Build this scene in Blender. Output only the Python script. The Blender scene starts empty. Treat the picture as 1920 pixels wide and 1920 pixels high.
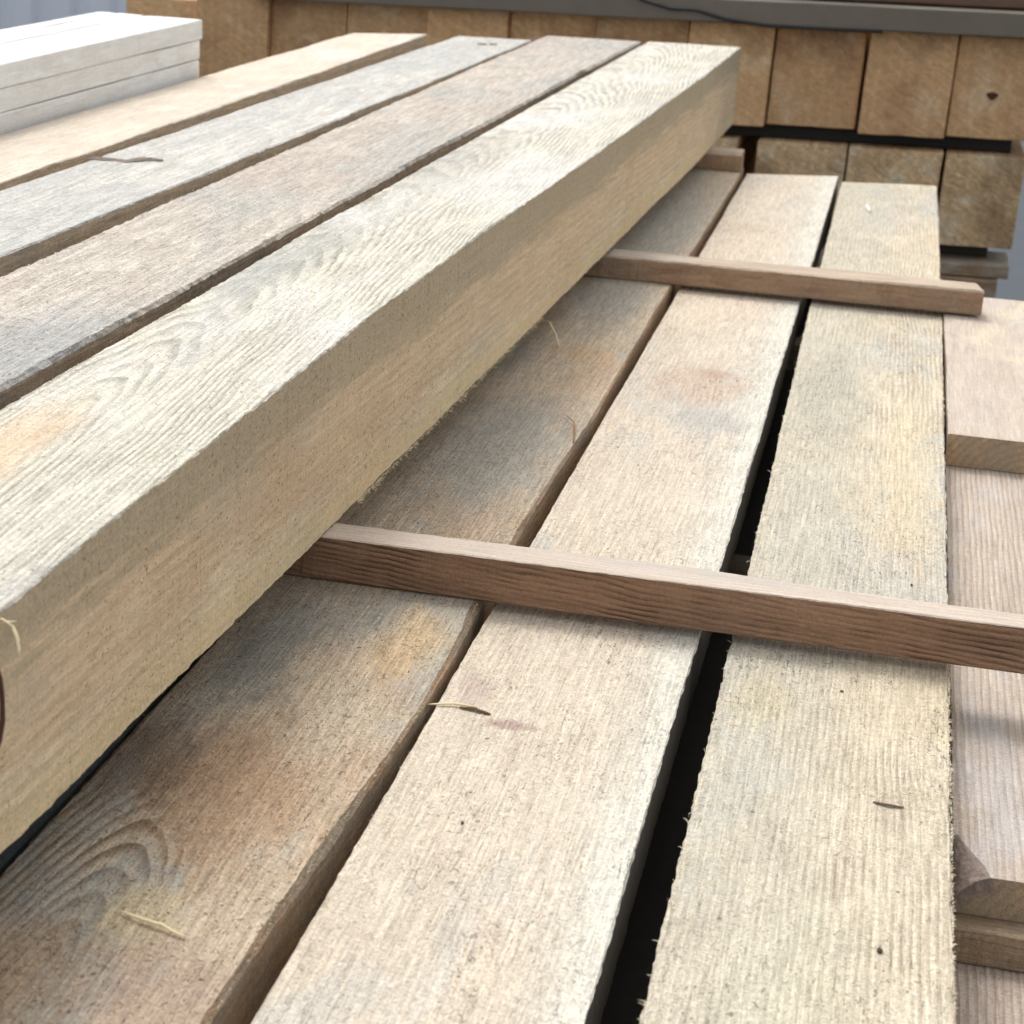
import bpy, bmesh, math, random
import numpy as np
from mathutils import Matrix, Vector, noise as mnoise
random.seed(11)
SC = bpy.context.scene
COL = SC.collection

# ------------------------------------------------------------------ camera
cam = bpy.data.cameras.new('camera'); camo = bpy.data.objects.new('camera', cam); COL.objects.link(camo)
R = Matrix(((0.9767015, 0.1226556, -0.1760957), (0.2070867, -0.3234243, 0.9233157), (0.0562963, -0.9382709, -0.3412894)))
M = (R @ Matrix(((1, 0, 0), (0, -1, 0), (0, 0, -1)))).to_4x4()
M.translation = Vector((0, 0, 0.5229))
camo.matrix_world = M
cam.sensor_width = 36; cam.lens = 36 * 3500 / 1920
cam.clip_start = 0.02; cam.clip_end = 400
cam.dof.use_dof = True; cam.dof.focus_distance = 1.35; cam.dof.aperture_fstop = 18
SC.camera = camo

# ------------------------------------------------------------------ light
SUN_DIR = Vector((-0.40, 0.52, 1.0)).normalized()      # towards the sun: behind and left of the pile
elev = math.asin(SUN_DIR.z); az = math.atan2(SUN_DIR.x, SUN_DIR.y)
w = bpy.data.worlds.new("World"); SC.world = w; w.use_nodes = True
nt = w.node_tree; nt.nodes.clear()
sky = nt.nodes.new('ShaderNodeTexSky'); sky.sky_type = 'NISHITA'; sky.sun_disc = False
sky.sun_elevation = elev; sky.sun_rotation = az; sky.dust_density = 4; sky.air_density = 1.0; sky.ozone_density = 1.0
hs = nt.nodes.new('ShaderNodeHueSaturation'); hs.inputs['Saturation'].default_value = 0.20
bg = nt.nodes.new('ShaderNodeBackground'); bg.inputs['Strength'].default_value = 0.15
wo = nt.nodes.new('ShaderNodeOutputWorld')
nt.links.new(sky.outputs[0], hs.inputs['Color']); nt.links.new(hs.outputs[0], bg.inputs[0]); nt.links.new(bg.outputs[0], wo.inputs[0])
sl = bpy.data.lights.new('sun', 'SUN'); sl.energy = 0.62; sl.angle = math.radians(15); sl.color = (1.0, 0.975, 0.945)
so = bpy.data.objects.new('sun', sl); COL.objects.link(so)
so.rotation_euler = SUN_DIR.to_track_quat('Z', 'Y').to_euler()
SC.view_settings.view_transform = 'Standard'; SC.view_settings.look = 'None'
SC.view_settings.exposure = 0.67; SC.view_settings.gamma = 1

# ------------------------------------------------------------------ helpers
def tag(o, label=None, cat=None, group=None, kind=None):
    if label: o['label'] = label
    if cat: o['category'] = cat
    if group: o['group'] = group
    if kind: o['kind'] = kind
    return o

def srgb(r, g, b):
    f = lambda c: (c / 255 / 12.92) if c / 255 <= .04045 else ((c / 255 + .055) / 1.055) ** 2.4
    return (f(r), f(g), f(b), 1)

def soft(c, k=.80):
    l = .3 * c[0] + .55 * c[1] + .15 * c[2]
    return tuple(l + (q - l) * k for q in c[:3]) + (1,)

class NB:
    def __init__(s, name):
        s.m = bpy.data.materials.new(name); s.m.use_nodes = True; s.t = s.m.node_tree; s.t.nodes.clear()
        s.out = s.t.nodes.new('ShaderNodeOutputMaterial'); s.b = s.t.nodes.new('ShaderNodeBsdfPrincipled')
        s.t.links.new(s.b.outputs[0], s.out.inputs[0])
    def put(s, sock, v):
        if isinstance(v, bpy.types.NodeSocket): s.t.links.new(v, sock)
        else: sock.default_value = v
    def math(s, op, a, b=0.0, c=0.0, clamp=False):
        n = s.t.nodes.new('ShaderNodeMath'); n.operation = op; n.use_clamp = clamp
        s.put(n.inputs[0], a); s.put(n.inputs[1], b)
        if op in ('MULTIPLY_ADD', 'SMOOTH_MIN', 'PINGPONG', 'COMPARE'): s.put(n.inputs[2], c)
        return n.outputs[0]
    def mr(s, v, a, b, c=0.0, d=1.0, smooth=False):
        n = s.t.nodes.new('ShaderNodeMapRange'); n.interpolation_type = 'SMOOTHSTEP' if smooth else 'LINEAR'
        for i, q in enumerate((v, a, b, c, d)): s.put(n.inputs[i], q)
        return n.outputs[0]
    def comb(s, x, y, z):
        n = s.t.nodes.new('ShaderNodeCombineXYZ')
        for i, q in enumerate((x, y, z)): s.put(n.inputs[i], q)
        return n.outputs[0]
    def sep(s, v):
        n = s.t.nodes.new('ShaderNodeSeparateXYZ'); s.put(n.inputs[0], v); return n.outputs
    def vm(s, op, a, b):
        n = s.t.nodes.new('ShaderNodeVectorMath'); n.operation = op
        s.put(n.inputs[0], a); s.put(n.inputs[1], b); return n.outputs[0]
    def noise(s, v, scale, detail=2, rough=.5, dist=0.0):
        n = s.t.nodes.new('ShaderNodeTexNoise'); s.put(n.inputs['Vector'], v)
        n.inputs['Scale'].default_value = scale; n.inputs['Detail'].default_value = detail
        n.inputs['Roughness'].default_value = rough; n.inputs['Distortion'].default_value = dist
        return n.outputs[0]
    def voro(s, v, scale, feature='F1'):
        n = s.t.nodes.new('ShaderNodeTexVoronoi'); n.feature = feature; s.put(n.inputs['Vector'], v)
        n.inputs['Scale'].default_value = scale; return n.outputs
    def mix(s, f, a, b, blend='MIX'):
        n = s.t.nodes.new('ShaderNodeMix'); n.data_type = 'RGBA'; n.blend_type = blend
        s.put(n.inputs['Factor'], f); s.put(n.inputs['A'], a); s.put(n.inputs['B'], b)
        return n.outputs['Result']
    def bump(s, h, strength, dist, normal=None):
        n = s.t.nodes.new('ShaderNodeBump'); s.put(n.inputs['Height'], h)
        n.inputs['Strength'].default_value = strength; n.inputs['Distance'].default_value = dist
        if normal: s.put(n.inputs['Normal'], normal)
        return n.outputs[0]
    def obj(s):
        return s.t.nodes.new('ShaderNodeTexCoord').outputs['Object']
    def rnd(s):
        return s.t.nodes.new('ShaderNodeObjectInfo').outputs['Random']

def wood(name, light, dark, grey=None, off=(0, 0, 0), seed=0., axis='Y', pith=(0., -.05), slope=0.03, y0=0.,
         freq=170., ringc=.35, greyamt=.5, greyscale=5., fuzz=.5, speck=.4, fuzzs=1.0, saw=.0, bump=1.0, blobs=(),
         strips=(), rough=.85, tint=None, randomize=False, wob=1.0, dots=.6, stretch=.12, sawp=260., mask=None, rmod=0., bend=(), endsaw=0.):
    """wood cut from a three-dimensional log: rings about a drifting pith line, fibres, sawn fuzz, stains"""
    light, dark = soft(light), soft(dark)
    if grey: grey = soft(grey)
    if tint: tint = soft(tint)
    n = NB(name)
    p = n.vm('ADD', n.obj(), off)
    X, Y, Z = n.sep(p)[0:3]
    if axis == 'X': u, v, wz = Y, X, Z
    else: u, v, wz = X, Y, Z
    sd = seed * 3.17 + 1.3
    if randomize:
        rr = n.rnd(); sdv = n.math('MULTIPLY', rr, 37.0)
        u = n.math('ADD', u, n.math('MULTIPLY', n.math('SUBTRACT', rr, .5), .14)); wz = n.math('ADD', wz, n.math('MULTIPLY', n.math('SINE', n.math('MULTIPLY', rr, 91.)), .09))
    else: sdv = sd
    vec = n.comb(n.math('ADD', u, sdv), v, wz)
    vlong = n.comb(n.math('ADD', u, sdv), n.math('MULTIPLY', v, stretch), wz)
    # ring field
    low = n.math('SUBTRACT', n.noise(vlong, 9., 2, .5), .5)
    low2 = n.math('SUBTRACT', n.noise(n.comb(n.math('ADD', u, sdv), n.math('MULTIPLY', v, .35), wz), 28., 2, .55), .5)
    pu = n.math('ADD', n.math('SUBTRACT', u, pith[0]), n.math('MULTIPLY', low, .02 * wob))
    pw = n.math('ADD', n.math('SUBTRACT', wz, pith[1]), n.math('MULTIPLY', n.math('SUBTRACT', v, y0), slope))
    pw = n.math('ADD', pw, n.math('MULTIPLY', low, .03 * wob))
    r = n.math('SQRT', n.math('ADD', n.math('MULTIPLY', pu, pu), n.math('MULTIPLY', pw, pw)))
    r = n.math('ADD', r, n.math('MULTIPLY', low2, .009 * wob))
    for (bu, bv, ru, rv, amp) in bend:       # grain swinging round a knot
        du = n.math('DIVIDE', n.math('SUBTRACT', u, bu), ru); dv = n.math('DIVIDE', n.math('SUBTRACT', v, bv), rv)
        q = n.math('ADD', n.math('MULTIPLY', du, du), n.math('MULTIPLY', dv, dv))
        r = n.math('ADD', r, n.math('MULTIPLY', n.math('POWER', 2.718, n.math('MULTIPLY', q, -1.0)), amp))
    ph = n.math('FRACT', n.math('MULTIPLY', r, freq))
    ring = n.math('MULTIPLY', n.mr(ph, .25, .86, 0, 1, True), n.mr(ph, .90, 1.0, 1, 0, True))
    if rmod:
        ring = n.math('MULTIPLY', ring, n.mr(n.noise(n.comb(n.math('ADD', u, 3.3), n.math('MULTIPLY', v, .5), wz), 24., 3, .6), .5 - .25 * rmod, .5 + .2 * rmod, .15, 1, True))
    if mask:
        du = n.math('DIVIDE', n.math('SUBTRACT', u, mask[0]), mask[2]); dv = n.math('DIVIDE', n.math('SUBTRACT', v, mask[1]), mask[3])
        d = n.math('SQRT', n.math('ADD', n.math('MULTIPLY', du, du), n.math('MULTIPLY', dv, dv)))
        ring = n.math('MULTIPLY', ring, n.mr(n.math('ADD', d, n.math('MULTIPLY', low2, .8)), .5, 1.1, 1, mask[4], True))
    # fibre streaks
    fib = n.noise(n.comb(n.math('ADD', u, sdv), n.math('MULTIPLY', v, .035), wz), 620., 3, .6)
    fib2 = n.noise(n.comb(n.math('ADD', u, sdv), n.math('MULTIPLY', v, .05), wz), 150., 3, .6)
    fz = n.noise(n.comb(n.math('ADD', u, sdv), n.math('MULTIPLY', v, .75), wz), 520. * fuzzs, 3, .62, 1.6)
    fz2 = n.noise(vec, 190. * fuzzs, 4, .7, 1.0)
    big = n.noise(n.comb(n.math('ADD', u, sdv), n.math('MULTIPLY', v, .30), wz), greyscale * 2, 4, .58, .35)
    med = n.noise(n.comb(n.math('ADD', u, sdv), n.math('MULTIPLY', v, .45), wz), 38., 4, .6, .4)
    base = n.mix(n.math('MULTIPLY', ring, ringc), light, dark)
    base = n.mix(n.math('MULTIPLY', n.mr(fib2, .38, .72, 0, 1), .32), base, dark)
    if grey:
        g = n.mr(n.math('ADD', big, n.math('MULTIPLY', n.math('SUBTRACT', med, .5), .45)), .62 - .28 * greyamt, .74 - .2 * greyamt, 0, 1, True)
        base = n.mix(n.math('MULTIPLY', g, .85), base, n.mix(n.math('MULTIPLY', ring, ringc * .8), grey, tuple(c * .62 for c in grey[:3]) + (1,)))
    if tint:
        t = n.mr(n.noise(n.comb(n.math('ADD', u, sdv + 5.1 if not randomize else sdv), n.math('MULTIPLY', v, .4), wz), 7., 3, .6), .5, .66, 0, 1, True)
        base = n.mix(n.math('MULTIPLY', t, .6), base, tint)
    for (k0, k1, colr, amt) in strips:       # lengthwise bands: sapwood, edge tone (k0 = none, k1 = full, across the board)
        s_ = n.mr(n.math('ADD', u, n.math('ADD', n.math('MULTIPLY', n.math('SUBTRACT', med, .5), .03), n.math('MULTIPLY', n.math('SUBTRACT', fib2, .5), .03))), k0, k1, 0, 1, True)
        base = n.mix(n.math('MULTIPLY', s_, amt), base, colr)
    for (bu, bv, ru, rv, colr, amt) in blobs:
        du = n.math('DIVIDE', n.math('SUBTRACT', u, bu), ru); dv = n.math('DIVIDE', n.math('SUBTRACT', v, bv), rv)
        d = n.math('SQRT', n.math('ADD', n.math('MULTIPLY', du, du), n.math('MULTIPLY', dv, dv)))
        d = n.math('ADD', d, n.math('MULTIPLY', n.math('SUBTRACT', med, .5), .9))
        d = n.math('ADD', d, n.math('ADD', n.math('MULTIPLY', n.math('SUBTRACT', fib2, .5), .9), n.math('MULTIPLY', n.math('SUBTRACT', fz2, .5), .5)))
        k = n.mr(d, .3, 1.1, 1, 0, True)
        base = n.mix(n.math('MULTIPLY', k, amt), base, colr)
    # sawn fuzz: light raised fibres, dark pits
    mul = n.math('ADD', 1.0, n.math('MULTIPLY', n.math('SUBTRACT', fz, .5), fuzz * 2.7))
    mul = n.math('ADD', mul, n.math('MULTIPLY', n.math('SUBTRACT', fib, .5), fuzz * 2.2))
    mul = n.math('ADD', mul, n.math('MULTIPLY', n.math('SUBTRACT', fz2, .5), fuzz * 1.0))
    mul = n.math('ADD', mul, n.math('MULTIPLY', n.math('SUBTRACT', med, .5), .28))
    if randomize: mul = n.math('MULTIPLY', mul, n.mr(rr, 0, 1, .86, 1.12))
    if speck:
        spm = n.mr(n.noise(n.comb(n.math('ADD', u, sdv), n.math('MULTIPLY', v, .5), wz), 14., 2, .5), .38, .62, .35, 1.15)
        sp = n.noise(n.comb(n.math('ADD', u, sdv), n.math('MULTIPLY', v, .5), wz), 270. * fuzzs, 2, .6, 2.2)
        mul = n.math('MULTIPLY', mul, n.math('SUBTRACT', 1.0, n.math('MULTIPLY', n.mr(sp, .58, .68, 0, speck * .8, True), spm)))
        dash = n.noise(n.comb(n.math('ADD', u, sdv + 2.2 if not randomize else sdv), n.math('MULTIPLY', v, .10), wz), 560. * fuzzs, 2, .6, .6)
        mul = n.math('MULTIPLY', mul, n.math('SUBTRACT', 1.0, n.math('MULTIPLY', n.mr(dash, .56, .74, 0, speck * .62, True), spm)))
    sawv = None
    if saw:
        sv = n.math('SINE', n.math('ADD', n.math('MULTIPLY', n.math('ADD', v, n.math('MULTIPLY', u, .18)), sawp * 6.283),
                                   n.math('MULTIPLY', med, 7.0)))
        sawv = n.math('MULTIPLY', sv, n.mr(fz2, .35, .65, 0, 1))
        mul = n.math('ADD', mul, n.math('MULTIPLY', sawv, saw * .10))
    cc = n.comb(mul, mul, mul)
    base = n.mix(1.0, base, cc, 'MULTIPLY')
    if endsaw:
        tt = n.math('ADD', n.math('MULTIPLY', u, .55), n.math('ADD', wz, n.math('MULTIPLY', n.math('SUBTRACT', low2, 0.), .05)))
        ew = n.noise(n.comb(n.math('MULTIPLY', tt, 210.), n.math('MULTIPLY', u, 18.), sdv), 1., 3, .6)
        k = n.mr(ew, .35, .68, 1 - endsaw, 1 + endsaw)
        base = n.mix(1.0, base, n.comb(k, k, k), 'MULTIPLY')
    if dots:
        vo = n.voro(vec, 34.)
        dd = n.math('MULTIPLY', n.mr(vo[0], .035, .06, 1, 0), n.mr(n.sep(vo[1])[0], .72, .74, 0, 1))
        base = n.mix(n.math('MULTIPLY', dd, dots), base, (.045, .03, .02, 1))
    n.put(n.b.inputs['Base Color'], base)
    n.b.inputs['Roughness'].default_value = rough
    n.b.inputs['Specular IOR Level'].default_value = .25
    h = n.math('ADD', n.math('MULTIPLY', fz, .6), n.math('MULTIPLY', fz2, .9))
    h = n.math('ADD', h, n.math('MULTIPLY', ring, -.06)); h = n.math('ADD', h, n.math('MULTIPLY', fib, .6))
    if sawv is not None: h = n.math('ADD', h, n.math('MULTIPLY', sawv, .15 * saw))
    n.put(n.b.inputs['Normal'], n.bump(h, min(1, .75 * bump), .0014))
    return n.m

def plain(name, col, rough=.8, nscale=60., amt=.25, bump=.3, dist=.002, metal=0.0):
    n = NB(name); p = n.obj()
    a = n.noise(p, nscale, 4, .6); b = n.noise(p, nscale * 7, 3, .6)
    mul = n.math('ADD', 1 - amt * .5, n.math('MULTIPLY', n.math('ADD', n.math('MULTIPLY', a, .7), n.math('MULTIPLY', b, .3)), amt))
    n.put(n.b.inputs['Base Color'], n.mix(1.0, col, n.comb(mul, mul, mul), 'MULTIPLY'))
    n.b.inputs['Roughness'].default_value = rough; n.b.inputs['Metallic'].default_value = metal
    n.put(n.b.inputs['Normal'], n.bump(n.math('ADD', a, n.math('MULTIPLY', b, .5)), bump, dist))
    return n.m

def n1(x, s): return mnoise.noise(Vector((x, s * 3.71 + .37, s * 1.3)))

def mesh_obj(name, verts, faces, mats, midx=None, origin=(0, 0, 0), parent=None, smooth=False):
    me = bpy.data.meshes.new(name)
    o_ = Vector(origin)
    me.from_pydata([tuple(Vector(v) - o_) for v in verts], [], faces)
    for m in (mats if isinstance(mats, (list, tuple)) else [mats]): me.materials.append(m)
    if midx: me.polygons.foreach_set('material_index', midx)
    if smooth: me.polygons.foreach_set('use_smooth', [True] * len(me.polygons))
    me.validate(); me.update()
    bm = bmesh.new(); bm.from_mesh(me); bmesh.ops.recalc_face_normals(bm, faces=bm.faces); bm.to_mesh(me); bm.free()
    o = bpy.data.objects.new(name, me); COL.objects.link(o)
    if parent: o.parent = parent
    else: o.location = o_
    return o

def lerp_tab(tab, t):
    """tab rows (t, a, b, ...) -> interpolated values"""
    ts = [r_[0] for r_ in tab]
    return [float(np.interp(t, ts, [r_[k] for r_ in tab])) for k in range(1, len(tab[0]))]

def timber(name, tab, seg, mats, cham=(.0015,) * 4, chtab=None, jit=.0007, wav=.0006, cols=4, side_mats=(0, 0, 0, 0, 0, 0, 0, 0),
           seed=1., end_skew=(0, 0), edgew=0.0, along='Y', end_jit=.0006, end_mat=0):
    """a sawn timber. tab rows: (s, left, right, ztop, zbottom) along its length; cham: corner cuts TL,TR,BR,BL"""
    s0, s1 = tab[0][0], tab[-1][0]
    L = s1 - s0
    n = seg
    verts, faces, mi = [], [], []
    ring = None
    for i in range(n + 1):
        t = i / n; s = s0 + L * t
        l, r_, zt, zb = lerp_tab(tab, s)
        c = list(lerp_tab(chtab, s)) if chtab else list(cham)
        def j(k, a=jit, f=90.): return a * (n1(s * f, seed + k) * 1.2 + n1(s * f * 4, seed + k + 50) * .7) + wav * 2 * n1(s * 6, seed + k + 99) * (a > 0)
        el = edgew * n1(s * 9, seed + 31); er = edgew * (n1(s * 9, seed + 37) + .5 * n1(s * 30, seed + 38))
        l += el; r_ += er
        tl, tr, br, bl = [max(.0004, c[k] * (1 + .35 * n1(s * 11, seed + 7 * k))) for k in range(4)]
        pts = []
        pts.append((l + j(1), zt - tl))                     # 0 left upper
        for q in range(cols + 1):                           # top
            f = q / cols
            x = (l + tl) * (1 - f) + (r_ - tr) * f
            pts.append((x + (j(2) if q == 0 else j(3) if q == cols else 0), zt + wav * n1(s * 5 + q * .7, seed + 70) + (0 if 0 < q < cols else j(4 + q, jit * .5))))
        # a tall chamfer is deeper than wide
        pts.append((r_ + j(11), zt - tr * 1.3)); pts.append((r_ + j(12), zb + br * 1.2))
        pts.append((r_ - br + j(13), zb)); pts.append((l + bl, zb)); pts.append((l + j(14), zb + bl))
        m = len(pts)
        for (x, z) in pts:
            f = (x - l) / max(1e-6, (r_ - l)) - .5
            sk = (end_skew[0] * (1 - t) + end_skew[1] * t) * f
            ej = (end_jit * n1(x * 400, seed + i) if i in (0, n) else 0)
            verts.append((x, s + sk + ej, z) if along == 'Y' else (s + sk + ej, x, z))
        if i:
            a, b = (i - 1) * m, i * m
            for q in range(m):
                q2 = (q + 1) % m
                faces.append((a + q, a + q2, b + q2, b + q))
                # side ids: 0 left chamfer top,1 top,2 right top chamfer,3 right,4 right bottom chamfer,5 bottom,6 bl chamfer,7 left
                sid = 0 if q == 0 else 1 if q <= cols else 2 if q == cols + 1 else 3 if q == cols + 2 else 4 if q == cols + 3 else 5 if q == cols + 4 else 6 if q == cols + 5 else 7
                mi.append(side_mats[sid])
    faces.append(tuple(range(m))); mi.append(end_mat)
    faces.append(tuple(reversed(range(n * m, n * m + m)))); mi.append(end_mat)
    mid = lerp_tab(tab, (s0 + s1) / 2)
    org = ((mid[0] + mid[1]) / 2, (s0 + s1) / 2, mid[3]) if along == 'Y' else ((s0 + s1) / 2, (mid[0] + mid[1]) / 2, mid[3])
    o = mesh_obj(name, verts, faces, mats, mi, org)
    return o, org

def org_of(tab, along='Y'):
    s0, s1 = tab[0][0], tab[-1][0]; mid = lerp_tab(tab, (s0 + s1) / 2)
    return ((mid[0] + mid[1]) / 2, (s0 + s1) / 2, mid[3]) if along == 'Y' else ((s0 + s1) / 2, (mid[0] + mid[1]) / 2, mid[3])

def fibres(parent, org, n, sampler, mats, lmin=.0015, lmax=.006, wd=.00028, seed=1, name='wood_fibres'):
    """loose sawn fibres standing on a timber: thin tapered slivers; one part, uncountable"""
    rd = random.Random(seed); verts, faces, mi = [], [], []
    for k in range(n):
        (x, y, z), (dx, dy, dz), sc = sampler(rd)
        L = (lmin + (lmax - lmin) * rd.random() ** 2.5) * sc
        d = Vector((dx, dy, dz)).normalized(); side = d.cross(Vector((0, 0, 1)))
        if side.length < .1: side = Vector((1, 0, 0))
        side.normalize(); ww = wd * (.6 + .9 * rd.random()); bend = (rd.random() - .5) * L * .5; lift = rd.random() * L * .22
        p0 = Vector((x, y, z)); p1 = p0 + d * L * .5 + side * bend + Vector((0, 0, lift + .0002)); p2 = p0 + d * L + Vector((0, 0, lift * rd.random() * 1.2))
        b = len(verts)
        verts += [p0 - side * ww, p0 + side * ww, p1 + side * ww * .8, p1 - side * ww * .8, p2, p1 + Vector((0, 0, ww * .9))]
        faces += [(b, b + 1, b + 5), (b + 1, b + 2, b + 5), (b + 3, b, b + 5), (b + 2, b + 4, b + 5), (b + 4, b + 3, b + 5)]
        i = rd.randrange(len(mats)); mi += [i] * 5
    me = bpy.data.meshes.new(name); o_ = Vector(org)
    me.from_pydata([tuple(v - o_) for v in verts], [], faces)
    for m in mats: me.materials.append(m)
    me.polygons.foreach_set('material_index', mi); me.update()
    o = bpy.data.objects.new(name, me); COL.objects.link(o); o.parent = parent; o['kind'] = 'stuff'
    return o

def tube(name, pts, rads, mat, sides=6, parent=None, flat=1.0):
    pts = [Vector(p) for p in pts]; verts, faces = [], []
    for i, p in enumerate(pts):
        d = (pts[min(i + 1, len(pts) - 1)] - pts[max(i - 1, 0)]).normalized()
        a = d.cross(Vector((0, 0, 1))); a = a.normalized() if a.length > .05 else Vector((1, 0, 0)); b = a.cross(d)
        for k in range(sides):
            t = 2 * math.pi * k / sides
            verts.append(p + (a * math.cos(t) + b * math.sin(t) * flat) * rads[i])
        if i:
            for k in range(sides):
                k2 = (k + 1) % sides
                faces.append(((i - 1) * sides + k, (i - 1) * sides + k2, i * sides + k2, i * sides + k))
    faces.append(tuple(range(sides))); faces.append(tuple(range((len(pts) - 1) * sides, len(pts) * sides)))
    return mesh_obj(name, verts, faces, mat, None, tuple(pts[0]), parent, True)

# ------------------------------------------------------------------ plain materials
M_fib = [plain('fibre_straw', srgb(226, 210, 172), .8, 200), plain('fibre_pale', srgb(236, 228, 204), .8, 200), plain('fibre_brown', srgb(150, 118, 82), .85, 200)]
M_fibd = [plain('fibre_tan', srgb(208, 178, 132), .8, 200), plain('fibre_rust', srgb(160, 118, 78), .85, 200), plain('fibre_dark', srgb(100, 80, 58), .85, 200)]
M_fibg = [plain('fibre_bleached', srgb(228, 224, 208), .8, 200), plain('fibre_grey', srgb(170, 165, 150), .85, 200), plain('fibre_cream', srgb(240, 232, 208), .8, 200)]
M_bark = plain('bark', srgb(176, 158, 146), .95, 260., 1.2, 1.0, .004)
M_barkd = plain('dark_wane', srgb(62, 70, 72), .9, 120., .6, .6, .003)
M_darkgap = plain('dark_side_and_gap_shade', srgb(72, 68, 62), .9, 90., .5, .5, .002)  # dark grey gap side; on inner boards and rear lath, painted-in shade
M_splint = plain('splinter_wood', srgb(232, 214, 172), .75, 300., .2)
M_black = plain('rubber_and_slot_shade', srgb(28, 28, 30), .5, 100.)  # cable rubber; also blackens the rear slot lath as painted shade

# ------------------------------------------------------------------ setting
gm = plain('concrete', srgb(66, 73, 80), .85, 6., .35, .3, .01)
g = mesh_obj('ground', [(-40, -30, -.74), (40, -30, -.74), (40, 60, -.74), (-40, 60, -.74)], [(0, 1, 2, 3)], gm)
tag(g, kind='structure')

def corrugated():
    wm = plain('pale_sheet_metal', srgb(232, 238, 248), .45, 3., .12, .05, .002)
    root = bpy.data.objects.new('sheet_metal_wall', None); COL.objects.link(root); root.location = (-2.6, 5.4, -.74)
    tag(root, 'pale blue corrugated metal wall behind the whitish planks', 'wall')
    x = -5.2
    while x < -1.3:
        prof = []
        xx = x; wd = 1.0
        k = 0
        while xx < x + wd - 1e-6:
            prof += [(xx, 0), (xx + .045, 0), (xx + .06, -.022), (xx + .11, -.022)]
            xx += .125
        prof.append((x + wd + .02, 0))
        v, f = [], []
        for (px, py) in prof: v += [(px, 5.4 + py, -.74), (px, 5.4 + py, 1.3)]
        off = len(v)
        for (px, py) in prof: v += [(px, 5.402 + py, -.74), (px, 5.402 + py, 1.3)]
        for i in range(len(prof) - 1):
            f.append((2 * i, 2 * i + 2, 2 * i + 3, 2 * i + 1)); f.append((off + 2 * i + 1, off + 2 * i + 3, off + 2 * i + 2, off + 2 * i))
        o = mesh_obj('panel', [(a + 2.6, b - 5.4, c + .74) for a, b, c in v], f, wm, None, (0, 0, 0), None)
        o.parent = root
        x += 1.0
corrugated()

# ------------------------------------------------------------------ rear stack of square timbers, end-on
bgA = wood('end_wood_tan', srgb(240, 188, 122), srgb(192, 136, 82), srgb(242, 202, 146), (0, 0, 0), 3, 'Y', (.02, -.02), .0, 0, 60., .10, .35, 4., .30, .25,
           .55, .6, .8, rough=.9, tint=srgb(188, 134, 88), randomize=True, endsaw=.14, wob=1.4, dots=.3)
bgB = wood('end_wood_rough', srgb(246, 204, 142), srgb(190, 142, 90), srgb(250, 224, 178), (0, 0, 0), 8, 'Y', (.05, .01), .0, 0, 60., .14, .5, 6., .42, .35,
           .5, .9, 1.0, rough=.9, tint=srgb(170, 130, 84), randomize=True, endsaw=.24, wob=2.2, dots=.4)
TILT = .022
def block(name, x0, x1, z0, z1, y0, depth, mat, seed, label, group, cat='timber', lean=.018):
    segs = 3
    v, f = [], []
    ch = .002
    def prof(c):
        sh = lambda x, z: (x + lean * (z - z1) + .0015 * n1(z * 30 + x * 9, seed), z + TILT * x + .001 * n1(x * 40, seed + 3))
        P = []
        K = 5
        for i in range(K): P.append(sh(x0 + ch + (x1 - x0 - 2 * ch) * i / (K - 1), z1))
        for i in range(K): P.append(sh(x1, z1 - ch - (z1 - z0 - 2 * ch) * i / (K - 1)))
        for i in range(K): P.append(sh(x1 - ch - (x1 - x0 - 2 * ch) * i / (K - 1), z0 + .002 * n1(i * 2.2, seed + 9)))
        for i in range(K): P.append(sh(x0, z0 + ch + (z1 - z0 - 2 * ch) * i / (K - 1)))
        return P
    P = prof(0); m = len(P)
    cx, cz = sum(p[0] for p in P) / m, sum(p[1] for p in P) / m
    ys = [y0, y0 + .004, y0 + depth * .5, y0 + depth]
    for i, y in enumerate(ys):
        s = .985 if i == 0 else 1
        for (x, z) in P: v.append((cx + (x - cx) * s, y, cz + (z - cz) * s))
    for i in range(len(ys) - 1):
        for k in range(m):
            k2 = (k + 1) % m; f.append((i * m + k, i * m + k2, (i + 1) * m + k2, (i + 1) * m + k))
    f.append(tuple(range(m))); f.append(tuple(reversed(range((len(ys) - 1) * m, len(ys) * m))))
    o = mesh_obj(name, v, f, mat, None, (cx, y0, z0 + TILT * cx))
    return tag(o, label, cat, group)

Y0 = 3.90
xs1 = [-1.835, -1.662, -1.492, -1.33, -1.162, -.985, -.812, -.628, -.436, -.262, -.077, .1, .278, .45]
gapw = [.001, .002, .001, .001, .002, .001, .002, .002, .001, .003, .008, .003, .003]
lab1 = ['square timber end at the far left of the upper rear row, beside the pale metal wall',
        'square timber end just above the far corner of the whitish planks',
        'square timber end directly right of the whitish plank stack in the rear row',
        'rear row timber end above the cream beam, two right of the whitish planks',
        'rear row timber end above the far end of the cream beam',
        'rear row timber end above the far end of the beam with the bark flake',
        'square timber end in the rear row above the gap between two grey beams',
        'square timber end in the rear row under the drooping cable',
        'narrow looking square timber end behind the far corner of the nearest thick beam',
        'upper rear row timber end immediately left of the wide black vertical gap',
        'upper rear row timber end immediately right of the wide black vertical gap',
        'upper rear row timber end with a small dark knot, near the right edge',
        'upper rear row timber end cut off by the right edge of the picture']
G1 = 'square timber ends in the upper rear row'
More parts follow.
